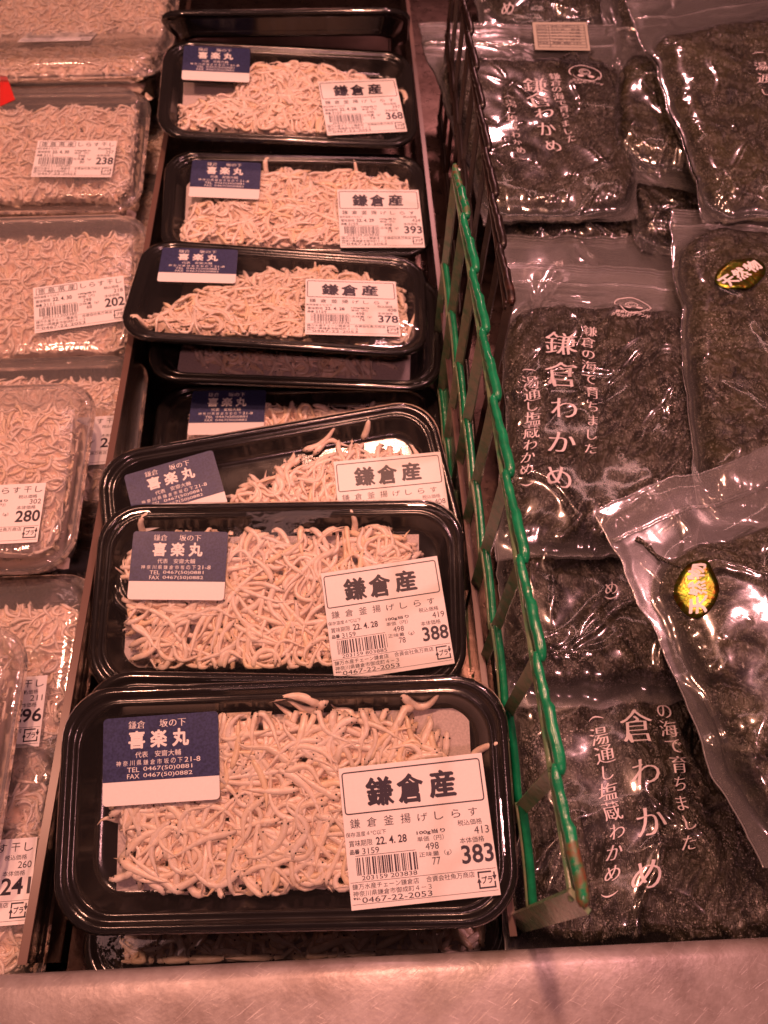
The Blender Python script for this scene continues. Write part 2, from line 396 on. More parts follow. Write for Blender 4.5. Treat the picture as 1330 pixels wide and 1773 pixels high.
def price_label(parent, ctr, ang, z, date='22. 4. 28', tax='413', price='383', grams='77', code='203159203838', seed=1):
    L = Label(66, 60, ctr, ang, z)
    L.sheet(0, 0, 66, 60, 0, 0)
    k = 60 / 97.
    L.frame(1.1, 3.2 * k, 64.6, 33 * k, 1.5, .55)
    for ch, x0, x1, y0, y1 in (('鎌', 17.5, 36.5, 8.5, 29), ('倉', 39, 57.5, 8.5, 29.5), ('産', 61, 79.5, 8.5, 28)):
        L.text(ch, x0 * .66, y0 * k, x1 * .66, y1 * k, 'brush')
    price_body(L, 34 * k, 66, 'kama', date, tax, price, grams, code, '3159', '498', seed, k)
    return L.acc.build('price_label', [MT['paper'], MT['ink']], parent)

def plain_label(parent, ctr, ang, z, tax, price, grams, date='22. 4. 30', seed=1, code='203111202380'):
    L = Label(66, 38.5, ctr, ang, z); k = 60 / 97.
    L.sheet(0, 0, 66, 38.5, 0, 0)
    price_body(L, 1.2, 66, 'toku', date, tax, price, grams, code, '3111', '298', seed, k * .965)
    return L.acc.build('price_label', [MT['paper'], MT['ink']], parent)

def shop_sticker(parent, ctr, ang, z):
    w, h = 55, 39.3; L = Label(w, h, ctr, ang, z)
    L.sheet(0, 0, w, h, 0, 0, 2.0)
    # navy field with rounded top corners, a hair above the paper
    P = [(0, h * .735), (w, h * .735)] + [(w - 2 + 2 * math.cos(R(a)), 2 - 2 * math.sin(R(a))) for a in range(0, 91, 18)] + [(2 - 2 * math.sin(R(a)), 2 - 2 * math.cos(R(a))) for a in range(0, 91, 18)]
    L.acc.add(L.xf(P, .00006), [tuple(range(len(P)))], 2, False)
    T = lambda s, x0, y0, x1, y1, st='regular': L.text(s, x0 * w / 100, y0 * h / 100, x1 * w / 100, y1 * h / 100, st, 3)
    T('鎌倉', 22, 5, 36.5, 14, 'mincho'); T('坂の下', 49, 5, 72, 14, 'mincho')
    for i, ch in enumerate('喜楽丸'): T(ch, 22 + i * 19, 16.5, 36.5 + i * 19, 37, 'heavy')
    T('代表', 28, 40.5, 39, 47.5); T('安齋大輔', 45, 40.5, 67.5, 47.5)
    for i, ch in enumerate('神奈川県鎌倉市坂の下'): T(ch, 11.5 + i * 5.9, 50, 15.6 + i * 5.9, 56)
    T('21-8', 70.5, 50, 84, 55.6)
    for j, (a, b) in enumerate((('TEL', '0467(50)0881'), ('FAX', '0467(50)0882'))):
        y = 58 + j * 7.4
        T(a, 21, y, 31.5, y + 5.4)
        T(b, 35, y, 77, y + 5.9)
    return L.acc.build('shop_sticker', [MT['paper'], MT['ink'], MT['navy'], MT['whiteink']], parent)

# ------------------------------------------------------------------ whitebait
def one_fish(rng, ln, rad, segs, bend=None):
    s = np.linspace(0, 1, segs)
    k = bend if bend is not None else rng.choice([rng.normal(0, .8), rng.normal(0, 1.7), rng.normal(0, 3.0)], p=[.48, .38, .14])
    k2 = rng.normal(0, .95)
    ang = k * (s - .5) * 1.15 + k2 * np.sin(s * math.pi * 2) * .45
    d = np.stack([np.cos(ang), np.sin(ang)], 1) * (ln / (segs - 1))
    P = np.cumsum(d, 0); P -= P.mean(0)
    prof = np.interp(s, [0, .03, .10, .2, .45, .75, .92, 1], [.36, .78, 1.04, 1.10, .98, .56, .22, .07]) * rad
    return P, prof

def fish_mesh(acc, P3, prof, tint, sides, rng, eyes=True, squash=.80):
    V, F = tube(P3, prof, sides, squash)
    t = np.tile(np.array(tint), (len(V), 1)); n = len(P3)
    ringk = np.minimum(np.arange(len(V)) // sides, n - 1) / (n - 1.)
    t[:, :3] *= (1 - .16 * np.clip(.14 - ringk, 0, .14)[:, None] / .14) * (1 - .18 * np.clip(ringk - .85, 0, .15)[:, None] / .15)
    acc.add(V, F, 0, True, t)
    if eyes:
        i = 1; T = P3[0] - P3[2]; T /= np.linalg.norm(T) + 1e-9; S = np.cross(T, [0, 0, 1.]); S /= np.linalg.norm(S) + 1e-9
        r = prof.max() * .30
        for sg in (-1, 1):
            c = P3[i] + S * sg * prof[i] * .72 + np.array([0, 0, prof[i] * .55])
            E = np.array([(1, 0, 0), (-1, 0, 0), (0, 1, 0), (0, -1, 0), (0, 0, 1), (0, 0, -1)]) * r + c
            acc.add(E, [(0, 2, 4), (2, 1, 4), (1, 3, 4), (3, 0, 4), (2, 0, 5), (1, 2, 5), (3, 1, 5), (0, 3, 5)], 1, True, np.ones(4))

def pile(seed, poly, n, ln, rad, z0, ztop, hw, hl, segs=12, sides=8, eyes=.6, peak=None, hmaxf=None):
    """lay fish one after another over a height map so that they rest on each other"""
    rng = np.random.RandomState(seed); acc = Acc()
    step = .001; nx, ny = int(2 * hw / step) + 40, int(2 * hl / step) + 40
    Hm = np.full((ny, nx), z0); poly = np.array(poly)
    def inside(x, y):
        c = False; j = len(poly) - 1
        for i in range(len(poly)):
            if (poly[i, 1] > y) != (poly[j, 1] > y) and x < (poly[j, 0] - poly[i, 0]) * (y - poly[i, 1]) / (poly[j, 1] - poly[i, 1]) + poly[i, 0]: c = not c
            j = i
        return c
    lo, hi = poly.min(0), poly.max(0); placed = 0; tries = 0
    while placed < n and tries < n * 8:
        tries += 1
        x, y = rng.uniform(lo[0], hi[0]), rng.uniform(lo[1], hi[1])
        if not inside(x, y): continue
        l = ln * rng.uniform(.68, 1.12); r = rad * rng.uniform(.75, 1.2)
        P, prof = one_fish(rng, l, r, segs); a = rng.uniform(0, 2 * math.pi)
        c, q = math.cos(a), math.sin(a); P = P @ np.array([[c, q], [-q, c]]) + (x, y)
        P[:, 0] = np.clip(P[:, 0], -hw, hw); P[:, 1] = np.clip(P[:, 1], -hl, hl)
        ix = np.clip(((P[:, 0] + hw) / step).astype(int) + 20, 1, nx - 2); iy = np.clip(((P[:, 1] + hl) / step).astype(int) + 20, 1, ny - 2)
        h = np.max([Hm[iy + dy, ix + dx] for dy in (-1, 0, 1) for dx in (-1, 0, 1)], 0)
        z = h + prof * .60
        for _ in range(3): zp = np.pad(z, 1, mode='edge'); z = np.maximum(z * .55 + .45 * (zp[:-2] + zp[2:]) / 2, z * .8 + .2 * z.max() - .0004)
        if (z + prof * .8 > ztop).mean() > .12 and tries < n * 7: continue
        z = np.minimum(z, ztop - prof * .8 - rng.uniform(0, .0012, 1))
        for dy in (-1, 0, 1):
            for dx in (-1, 0, 1):
                Hm[iy + dy, ix + dx] = np.maximum(Hm[iy + dy, ix + dx], z + prof * (.42 if dx or dy else .66))
        b = rng.uniform(.86, 1.04); w = rng.choice([rng.uniform(-.05, .03), -.14], p=[.9, .1])
        fish_mesh(acc, np.column_stack([P, z]), prof, (b, b * (1 + w * .5), b * (1 + w * 1.6), 1), sides, rng, rng.rand() < eyes)
        placed += 1
    B = Hm.copy()
    for _ in range(4):
        p = np.pad(B, 1, mode='edge'); B = (p[:-2, 1:-1] + p[2:, 1:-1] + p[1:-1, :-2] + p[1:-1, 2:]) / 4
    B = np.minimum(B, Hm) - .0016 + .0012 * (fbm(*np.meshgrid(np.arange(nx) * .35, np.arange(ny) * .35), seed, 2) - .4)
    ok = np.minimum(B, Hm - .0006) > z0 + .0006; idx = -np.ones(B.shape, int); V = []; F = []
    for yy in range(0, ny - 1):
        for xx in range(0, nx - 1):
            if ok[yy:yy + 2, xx:xx + 2].all():
                q = []
                for (a, b_) in ((yy, xx), (yy, xx + 1), (yy + 1, xx + 1), (yy + 1, xx)):
                    if idx[a, b_] < 0: idx[a, b_] = len(V); V.append(((b_ - 20) * step - hw, (a - 20) * step - hl, B[a, b_]))
                    q.append(idx[a, b_])
                F.append(tuple(q))
    if V: acc.add(V, F, 0, True, np.array([.93, .88, .84, 1]))
    return acc

# ------------------------------------------------------------------ black fish packs
PW, PL, PD = .21, .108, .018
def tray_mesh():
    hw, hl = PW / 2, PL / 2
    prof = [(.0200, -.0152), (.0165, -.0156), (.0140, -.0142), (.0080, -.0045), (.0040, -.0030), (.0009, -.0036), (0, -.0032), (0, -.0012), (.0007, -.0002), (.0020, .0004),
            (.0032, .0002), (.0041, -.0008), (.0048, -.0016), (.0060, -.0018), (.0068, -.0012), (.0077, -.0011), (.0085, -.0019), (.0092, -.0040), (.0128, -.0124), (.0145, -.0137), (.0175, -.0141)]
    rings = [rring(hw - i, hl - i, max(.024 - i * .55, .008), z, 10) for i, z in prof]
    return loft(rings, True, True)
TRAY = tray_mesh()
def wrap_mesh():
    hw, hl = PW / 2, PL / 2; g = []
    for i, z in ((-.0005, -.0030), (-.0006, -.0008), (.0004, .0006), (.002, .0011), (.006, .0010), (.02, .0008), (.04, .0007)):
        g.append(rring(hw - i, hl - i, max(.024 - i * .55, .004), z, 10))
    return loft(g, False, True)
WRAP = wrap_mesh()
def seg(V, F, z0, z1): return V, F

def frame_matrix(yaw, pit, rol): return Rz(R(yaw)) @ Rx(R(pit)) @ Ry(R(rol))
def local(pose, u, v, z=.0015):
    loc, Rm = pose; o = (CO - loc) @ Rm; d = ray(u, v) @ Rm; t = (z - o[2]) / d[2]; return (o + d * t)[:2]

def sheet_obj(name, poly, z, th, mat, parent, seed=0):
    poly = np.array(poly); n = len(poly); V = np.concatenate([np.column_stack([poly, np.full(n, z)]), np.column_stack([poly, np.full(n, z - th)])])
    F = [tuple(range(n)), tuple(reversed(range(n, 2 * n)))] + [(i, n + i, n + (i + 1) % n, (i + 1) % n) for i in range(n)]
    return mkobj(name, V, F, mat, parent, smooth=False)

def fish_pack(loc, ypr, label, poly=None, seed=1, n=340, pad=None, price=None, sticker=None, strays=(), group='black trays of whitebait in the middle row'):
    Rm = frame_matrix(*ypr); loc = np.array(loc, float); root = empty('fish_pack', loc, Rm, label, 'fish pack', group)
    mkobj('tray', *TRAY, MT['tray'], root)
    mkobj('film', *WRAP, MT['wrap'], root)
    if pad is not None: sheet_obj('absorbent_pad', [(x * 1.04, y * 1.08) for x, y in pad], -.0133, .0006, MT['pad'], root)
    if poly is not None:
        poly = [(x * .99, y * 1.02) for x, y in poly]
        o = pile(seed, poly, n, .0315, .00168, -.0133, -.0006, .0905, .0395).build('whitebait', [MT['fish'], MT['eye']], root, 'tint'); o['kind'] = 'stuff'
    rng = np.random.RandomState(seed + 900)
    for (x, y, a, bend, ln) in strays:
        acc = Acc(); P, prof = one_fish(rng, ln * 1.1, .0021, 12, bend); c, q = math.cos(R(a)), math.sin(R(a)); P = P @ np.array([[c, q], [-q, c]]) + (x, y)
        z = np.where(np.abs(P[:, 1]) > .0395, -.0133 + (np.abs(P[:, 1]) - .0395) * 1.6, -.0133) + prof
        z = np.maximum(z, np.where(np.abs(P[:, 0]) > .0905, -.0133 + (np.abs(P[:, 0]) - .0905) * 1.6, -.0133) + prof)
        z = np.minimum(z, -.0022)
        fish_mesh(acc, np.column_stack([P, z]), prof, (1, .98, .95, 1), 8, rng); acc.build('whitebait', [MT['fish'], MT['eye']], root, 'tint')
    if price: price_label(root, price[0], R(price[1]), .0018, **price[2])
    if sticker: shop_sticker(root, sticker[0], R(sticker[1]), .0018)
    return root

def blob(x0, x1, y0, y1, seed, k=18, amp=.12):
    rg = random.Random(seed); P = []
    for i in range(k):
        a = 2 * math.pi * i / k; c, s = math.cos(a), math.sin(a); e = .62
        rr = 1 + rg.uniform(-amp, amp * .4)
        P.append(((x0 + x1) / 2 + (x1 - x0) / 2 * rr * math.copysign(abs(c) ** e, c), (y0 + y1) / 2 + (y1 - y0) / 2 * rr * math.copysign(abs(s) ** e, s)))
    return P

def build_packs():
    PK = dict(
        A=((-.0443, .0630, .0777), (-.3, 16.9, -4.0)), B=((-.0525, .1780, .0527), (-2.1, 15.8, -2.3)), C=((-.0529, .2374, .0512), (9.5, 10.0, -1.0)),
        D=((-0.0488, 0.3241, -.0060), (-.5, 2.0, 0)), E=((-.0568, .4136, .0502), (-2.6, -6.0, 4.6)), F=((-.0460, .4063, .0260), (-4.0, 2.0, 1.5)),
        G=((-.0471, .5230, .0426), (.9, 6.6, 3.8)), H=((-.0522, .6243, .0710), (-.2, 8.7, 4.6)), I=((-.0532, .7150, .0740), (-3.0, -42, -.9)))
    padr = lambda x0, x1, y0, y1, sk=0: [(x0, y0), (x1, y0 + sk), (x1 + .001, y1 + sk), (x0 - .001, y1)]
    fish_pack(*PK['A'], 'front most black tray of whitebait with blue sticker, marked 383', [(-.080, .004), (-.06, .012), (-.03, .033), (.02, .032), (.05, .031), (.072, .024), (.080, .012), (.074, -.028), (.04, -.034), (.0, -.036), (-.03, -.034), (-.062, -.030), (-.074, -.024), (-.072, -.010)],
              11, 580, padr(-.078, .084, -.036, .036), ((.0618, -.0133), 4.4, dict()), ((-.0565, .0211), 2.0),
              [(.006, .0455, 172, .6, .026), (.011, .043, 178, -.4, .022), (.067, .0445, 4, 2.0, .026), (.002, .0365, 120, .4, .02), (-.080, -.004, 215, .5, .026), (.0935, .017, 48, -1.1, .028), (.028, .037, 100, .8, .02)])
    fish_pack(*PK['B'], 'black tray of whitebait second from the front, marked 388', [(-.082, .026), (-.05, .030), (.03, .030), (.066, .034), (.075, .02), (.07, -.03), (.03, -.035), (-.03, -.036), (-.07, -.034), (-.078, -.02), (-.088, .01)],
              23, 580, padr(-.086, .076, -.036, .034), ((.0614, -.0135), 8.0, dict(tax='419', price='388', grams='78', code='203159803885', seed=2)), ((-.0568, .0172), -1.2),
              [(.04, .042, 70, .5, .024), (-.081, .044, 70, .6, .018), (-.089, .005, 100, 1.2, .03), (-.085, -.008, 130, .3, .024)])
    fish_pack(*PK['C'], 'crooked black tray of whitebait tucked behind the tray marked 388', [(-.03, .008), (.0, .02), (.05, .026), (.08, .018), (.085, 0), (.08, -.03), (-.06, -.03), (-.07, -.01)],
              31, 400, None, ((.067, -.012), -5.3, dict(tax='408', price='378', grams='76', seed=3)), ((-.0595, .0205), 6.9),
              [(.033, .042, 20, 1.0, .026), (.038, .038, 5, -.5, .026), (.062, .044, 60, 1.2, .012), (.012, .034, 60, .4, .01), (.09, .02, 100, .5, .02)])
    fish_pack(*PK['D'], 'shaded black tray of whitebait lying under the crooked tray', blob(-.082, .085, -.03, .037, 4), 41, 340, padr(-.08, .08, -.036, .034), None, ((-.0520, .0265), -1.0))
    fish_pack(*PK['F'], 'mostly covered black tray of whitebait beneath the tray marked 378', blob(-.08, .08, -.036, .03, 5), 51, 260, padr(-.084, .08, -.036, .034), None, None)
    fish_pack(*PK['E'], 'black tray of whitebait with its left end raised, marked 378', [(-.07, -.014), (-.045, .008), (-.01, .028), (.02, .034), (.06, .03), (.088, .014), (.09, -.03), (.04, -.036), (-.03, -.036), (-.088, -.03)],
              61, 520, padr(-.07, .085, -.030, .031), ((.0513, -.0105), 3.2, dict(tax='408', price='378', grams='76', seed=4)), ((-.0616, .0246), 3.8),
              [(.022, .036, 85, .3, .024), (-.086, -.018, 60, .6, .028), (-.088, -.028, 20, .8, .026), (.093, -.02, 70, .7, .03)])
    fish_pack(*PK['G'], 'black tray of whitebait behind the tray marked 378, marked 393', [(-.084, -.01), (-.05, .012), (-.02, .034), (.05, .034), (.086, .026), (.088, -.03), (.04, -.036), (-.085, -.034)],
              71, 540, padr(-.086, .085, -.030, .046), ((.0652, -.0176), .6, dict(date='22. 4. 29', tax='424', price='393', grams='79', seed=5)), ((-.0569, .0210), -2.2),
              [(-.024, .046, 80, .3, .02), (.05, .041, 115, .4, .022), (.091, .035, 70, -1.0, .028)])
    fish_pack(*PK['H'], 'black tray of whitebait marked 368, the farthest one lying flat', [(-.084, -.018), (-.05, -.004), (-.03, .03), (.01, .036), (.05, .028), (.07, .016), (.078, -.03), (.0, -.036), (-.05, -.036), (-.085, -.034)],
              81, 500, padr(-.085, .07, -.038, .02), ((.0597, -.0142), 7.0, dict(tax='397', price='368', grams='74', seed=6)), ((-.0608, .0262), .4),
              [(.07, .028, 10, .4, .012), (.082, .03, 10, .4, .012), (.093, .012, 110, 1.9, .03), (.058, .03, 95, .4, .018)])
    fish_pack(*PK['I'], 'black tray tipped up on edge behind the tray marked 368', blob(-.06, .06, -.03, .03, 9), 91, 160)
    fish_pack((-.05, .815, .078), (-2, -12, 1), 'farthest black tray at the top edge of the photo', blob(-.06, .06, -.03, .03, 10), 92, 120)
    # trays under the front one
    a = np.array(PK['A'][0]); Rm = frame_matrix(*PK['A'][1]); p1 = a - Rm[:, 2] * .0200 + np.array([-.0030, .0040, 0])
    fish_pack(p1, (-3.6, 15.5, -3.0), 'black tray directly beneath the front most tray, only its rim showing', blob(-.075, .075, -.034, .03, 12), 95, 150)
    fish_pack((-.0400, .0410, .0210), (-1, 0, 0), 'lowest black tray at the front, pressed against the steel ledge', [(-.088, .03), (.088, .03), (.088, -.046), (-.088, -.046)], 97, 420, padr(-.086, .085, -.046, .036),
              None, None)

# ------------------------------------------------------------------ clear packs of dried whitebait
CW, CL = .19, .126
def clear_parts():
    hw, hl = CW / 2, CL / 2
    lid = [(0, -.0125), (-.0035, -.0130), (-.0035, -.0118), (.0005, -.0112), (.0015, -.0100), (.0022, -.0050), (.0032, -.0022), (.0050, -.0008), (.0075, -.0012), (.0090, -.0004), (.0130, 0), (.03, 0)]
    tub = [(-.0032, -.0140), (-.0032, -.0134), (.0005, -.0140), (.0030, -.0210), (.0052, -.0340), (.0085, -.0372), (.02, -.0375)]
    L = loft([rring(hw - i, hl - i, max(.022 - i * .5, .006), z, 9) for i, z in lid], False, True)
    T = loft([rring(hw - i, hl - i, max(.022 - i * .5, .006), z, 9) for i, z in tub], False, True)
    return L, T
CLID, CTUB = clear_parts()
DRY = {}
def dry_mesh(k):
    if k not in DRY:
        hw, hl = CW / 2 - .008, CL / 2 - .008
        acc = pile(500 + k, [(-.075, -hl), (hw, -hl), (hw, hl * .80), (-.075, hl * .80)], 1900, .0180, .00108, -.0195, -.0028, hw, hl, 9, 6, .35)
        # a bed below the loose fish so that no gap shows the bottom
        bx, by = np.meshgrid(np.linspace(-hw, hw, 60), np.linspace(-hl, hl * .85, 40)); rng = np.random.RandomState(k)
        bz = -.0185 + .004 * (fbm(bx * 300, by * 300, k) - .4) - .016 * np.clip(np.maximum(np.abs(bx) / hw, np.abs(by) / hl) - .86, 0, 1) / .14
        V = np.stack([bx, by, bz], -1).reshape(-1, 3); F = [(j * 60 + i, j * 60 + i + 1, (j + 1) * 60 + i + 1, (j + 1) * 60 + i) for j in range(39) for i in range(59)]
        acc.add(V, F, 0, True, np.array([.95, .88, .82, 1]))
        DRY[k] = acc
    return DRY[k]
DRYM = {}
def clear_pack(loc, ypr, label, k=0, labelpx=None, info=None, red=None):
    Rm = frame_matrix(*ypr); loc = np.array(loc, float); root = empty('clear_pack', loc, Rm, label, 'fish pack', 'clear packs of dried whitebait in the left row')
    if k not in DRYM:
        o = dry_mesh(k).build('dried_whitebait', [MT['dryfish'], MT['eye']], root, 'tint'); DRYM[k] = o
    else:
        o = DRYM[k].copy(); COL.objects.link(o); o.parent = root
    o['kind'] = 'stuff'
    mkobj('tub', *CTUB, MT['pet'], root); mkobj('lid', *CLID, MT['pet'], root)
    if labelpx is not None:
        (u, v), ang, corner = labelpx      # pixel of one label corner (tl, tr, br) -> centre on the lid
        p = local((loc, Rm), u, v, .0008); a = R(ang); c, s = math.cos(a), math.sin(a)
        dx, dy = {'tl': (33, -19.25), 'tr': (-33, -19.25), 'br': (-33, 19.25)}[corner]; dx *= .001; dy *= .001
        plain_label(root, (p[0] + c * dx - s * dy, p[1] + s * dx + c * dy), a, .0008, **info)
    if red is not None:
        P = [local((loc, Rm), *q, .0008) for q in red]; acc = Acc(); n = len(P)
        V = [(x, y, .0008) for x, y in P] + [(x, y, .0006) for x, y in P]
        acc.add(V, [tuple(range(n)), tuple(reversed(range(n, 2 * n)))] + [(i, n + i, n + (i + 1) % n, (i + 1) % n) for i in range(n)], 0, False)
        acc.build('red_sticker', [MT['red'], MT['whiteink']], root)
    return root

def build_clear():
    def at(px, py, z):
        p = at_z(px, py, z); return (p[0] - CW / 2, p[1], z)
    for k, (y, lb) in enumerate(((.052, 'lowest clear pack at the steel ledge, under the pack marked 241'), (.312, 'lowest clear pack under the pack marked 280'), (.696, 'lowest clear pack deep in the upper left, beneath two others'))):
        clear_pack((-.1665 - CW / 2, y, -.0025), (0, 0, 0), lb, k)
    clear_pack(at(296, 2, .055), (0, 4, 0), 'clear pack of dried whitebait at the very top of the photo', 0)
    clear_pack(at(282, 70, .055), (0, -16, 0), 'clear pack of dried whitebait tipped away, its label seen at a low slant', 1, ((172, 52), 0, 'tr'), dict(tax='302', price='280', grams='94', seed=21), [(0, 26), (38, 32), (0, 40)])
    clear_pack(at(270, 150, .005), (0, 4, 0), 'clear pack of dried whitebait beneath the tipped pack at the far left', 2, ((226, 108), -1, 'tr'), dict(tax='257', price='239', grams='80', seed=22))
    clear_pack(at(240, 236, .048), (-1, 10, 0), 'clear pack of dried whitebait marked 238 with a red sticker', 0, ((66, 243), -1.5, 'tl'), dict(tax='257', price='238', grams='80', seed=23), [(0, 130), (12, 132), (26, 172), (0, 184)])
    clear_pack((-.1665 - CW / 2, .569, -.0025), (0, 0, 0), 'clear pack of dried whitebait beneath the pack marked 238', 1, ((266, 176), -2, 'tr'), dict(tax='278', price='258', grams='86', seed=24))
    clear_pack(at(236, 482, .044), (0, 12, 0), 'clear pack of dried whitebait marked 202', 2, ((57, 498.6), 7.5, 'tl'), dict(tax='218', price='202', grams='68', seed=25))
    clear_pack((-.1665 - CW / 2, .441, -.0025), (0, 0, 0), 'clear pack of dried whitebait beneath the pack marked 202', 0, ((240, 330), 0, 'tr'), dict(tax='226', price='209', grams='70', seed=26))
    clear_pack(at(228, 730, .026), (0, 3, 0), 'clear pack marked 241, half under the pack marked 280', 1, ((217, 718), 2, 'tr'), dict(tax='260', price='241', grams='81', seed=27))
    clear_pack(at(128, 800, .064), (0, 4, 0), 'clear pack of dried whitebait marked 280, lying on top of others', 2, ((80, 835.6), 1, 'tr'), dict(tax='302', price='280', grams='94', seed=28))
    clear_pack((-.1665 - CW / 2, .182, -.0025), (0, 0, 0), 'clear pack of dried whitebait low in the gap before the pack marked 280', 0)
    clear_pack(at(132, 1170, .034), (0, 3, 0), 'clear pack of dried whitebait marked 196', 1, ((82.6, 1169), 2, 'tr'), dict(tax='211', price='196', grams='66', seed=29))
    clear_pack(at(-8, 1300, .072), (0, 5, 0), 'clear pack of dried whitebait lying over the pack marked 196', 2)
    clear_pack(at(74, 1500, .034), (0, 3, 0), 'clear pack of dried whitebait nearest the steel ledge, marked 241', 0, ((65, 1449), 2, 'tr'), dict(tax='260', price='241', grams='81', seed=30))

# ------------------------------------------------------------------ bags of seaweed
class Bag:
    NU, NV = 130, 170
    def __init__(s, corners, content, label, seed, zipv=None, thick=.013, weed='weed', group='bags of salted wakame in the right row', creases=16, side=None):
        C = [np.array(at_z(u, v, z)) for u, v, z in corners]          # tl, tr, br, bl in the world
        ctr = sum(C) / 4
        s.root = empty('seaweed_bag', ctr, np.eye(3), label, 'seaweed bag', group); s.ctr = ctr
        C = [c - ctr for c in C]; s.C = C; s.seed = seed
        w = (np.linalg.norm(C[1] - C[0]) + np.linalg.norm(C[2] - C[3])) / 2; l = (np.linalg.norm(C[3] - C[0]) + np.linalg.norm(C[2] - C[1])) / 2
        s.w, s.l = w, l
        n = np.cross(C[1] - C[0], C[0] - C[3]); n /= np.linalg.norm(n); s.n = n
        U, Vv = np.meshgrid(np.linspace(0, 1, s.NU), np.linspace(0, 1, s.NV)); s.U, s.Vg = U, Vv
        X, Y = U * w, Vv * l
        # wavy outline of the film
        e = .006; du = (fbm(Vv * 5, U * 0 + 1, seed + 40) - .47) * e / w * 2.5; dv = (fbm(U * 5, U * 0 + 2, seed + 41) - .47) * e / l * 2
        Uw, Vw = U + du, Vv + dv
        base = (1 - Vw)[..., None] * ((1 - Uw)[..., None] * C[0] + Uw[..., None] * C[1]) + Vw[..., None] * ((1 - Uw)[..., None] * C[3] + Uw[..., None] * C[2])
        u0, u1, v0, v1 = content
        ux = (U - (u0 + u1) / 2) / ((u1 - u0) / 2); vy = (Vv - (v0 + v1) / 2) / ((v1 - v0) / 2)
        edge = (fbm(U * 7, Vv * 7, seed) - .47) * .35
        m = 1 - (np.abs(ux) ** 7.0 + np.abs(vy) ** 7.0) + edge; s.mask = m
        mm = np.clip(m, 0, 1) ** .38
        lump = fbm(X * 45, Y * 45, seed + 5) - .47; lump2 = np.abs(fbm(X * 85, Y * 130, seed + 9) - .47); lump3 = fbm(X * 330, Y * 330, seed + 13, 3) - .44
        wx, wy = X + .018 * (fbm(X * 40, Y * 40, seed + 60) - .47), Y + .018 * (fbm(X * 40, Y * 40, seed + 61) - .47)
        ca, sa = math.cos(seed * .7), math.sin(seed * .7); fold = np.abs(fbm((wx * ca + wy * sa) * 95, (-wx * sa + wy * ca) * 38, seed + 9, 3) - .44)
        ch = mm * thick * (.82 + .6 * lump) - .0075 * np.exp(-fold / .045) * mm + .0022 * np.clip(.16 - fold, 0, .16) / .16 * np.clip(fold / .05, 0, 1) * mm + .0015 * lump2 * mm + lump3 * .0016 * mm
        # film: drapes smoothly over the contents, with ridges and creases of its own
        smh = mm * thick * (.84 + .46 * lump)
        for _ in range(28):
            p = np.pad(smh, 1, mode='edge'); smh = (p[:-2, 1:-1] + p[2:, 1:-1] + p[1:-1, :-2] + p[1:-1, 2:]) / 4
        rng = np.random.RandomState(seed + 77)
        wr = .0005 * (fbm(X * 60, Y * 60, seed + 21, 2) - .4) + .0060 * (fbm(X * 24, Y * 20, seed + 22, 2) - .37) * np.clip(1.1 - mm, .22, 1)
        for k in range(creases):
            px, py = rng.uniform(0, w), rng.uniform(0, l); a = rng.uniform(0, math.pi); ln = rng.uniform(.015, .06); wd = rng.uniform(.0013, .0034)
            cx_, cy_ = math.cos(a), math.sin(a); dx, dy = X - px, Y - py
            t = dx * cx_ + dy * cy_; d = -dx * cy_ + dy * cx_ + .004 * np.sin(t * 90 + k)
            wr = wr + rng.uniform(.0012, .0034) * np.exp(-np.abs(d) / wd) * np.exp(-(t / ln) ** 4)
        rim = np.minimum(np.minimum(U, 1 - U), np.minimum(Vv, 1 - Vv)); wr = wr * np.clip(rim / .04, .15, 1)
        fh = np.maximum(smh + .0012 + wr, ch + .0004)
        p = np.pad(fh, 1, mode='edge'); fh = np.maximum((p[:-2, 1:-1] + p[2:, 1:-1] + p[1:-1, :-2] + p[1:-1, 2:]) / 8 + fh / 2, ch + .0003)
        s.base = base; s.fh = fh
        s.top = base + n * (fh + .0006)[..., None]; bot = base - n * (.0006 + .002 * mm)[..., None]
        nv, nu = s.NV, s.NU
        F = [(j * nu + i, (j + 1) * nu + i, (j + 1) * nu + i + 1, j * nu + i + 1) for j in range(nv - 1) for i in range(nu - 1)]
        Vt = np.concatenate([s.top.reshape(-1, 3), bot.reshape(-1, 3)]); N = nv * nu
        F2 = F + [tuple(N + q for q in reversed(f)) for f in F]
        lo = np.repeat(np.tile((1 - np.clip(mm * 1.3, 0, 1)).reshape(-1), 2)[:, None], 4, 1)
        mkobj('bag_film', Vt, F2, MT['bag'], s.root, attrs={'loose': lo})
        # contents: closed lump
        cont = base + n * (ch)[..., None]; cb = base - n * (.0002 + .001 * mm)[..., None]
        keep = [(j, i) for j in range(nv - 1) for i in range(nu - 1) if min(m[j, i], m[j + 1, i], m[j, i + 1], m[j + 1, i + 1]) > .0]
        fk = [(j * nu + i, (j + 1) * nu + i, (j + 1) * nu + i + 1, j * nu + i + 1) for j, i in keep]
        fk += [tuple(N + q for q in reversed(f)) for f in fk]
        mkobj('seaweed', np.concatenate([cont.reshape(-1, 3), cb.reshape(-1, 3)]), fk, MT[weed], s.root)
        # welded side seams
        for uu in (0, nu - 1):
            P = (s.top[:, uu] + bot[:, uu]) / 2; mkobj('side_seam', *tube(P, .00055, 6), MT['seam'], s.root)
        acc = Acc(); acc.add(*tube((s.top[0] + bot[0]) / 2, .0003, 6)); acc.build('bag_mouth', [MT['seam']], s.root)
        if zipv is not None:
            acc = Acc()
            for dv_, rr in ((0, .00075), (.012 * .12 / l, .0005)):
                P = np.array([s.at(u, zipv + dv_) for u in np.linspace(0.004, .996, 40)]); acc.add(*tube(P + n * .0004, rr, 6))
            acc.build('zip_seal', [MT['zip']], s.root)
        s.ink = Acc()
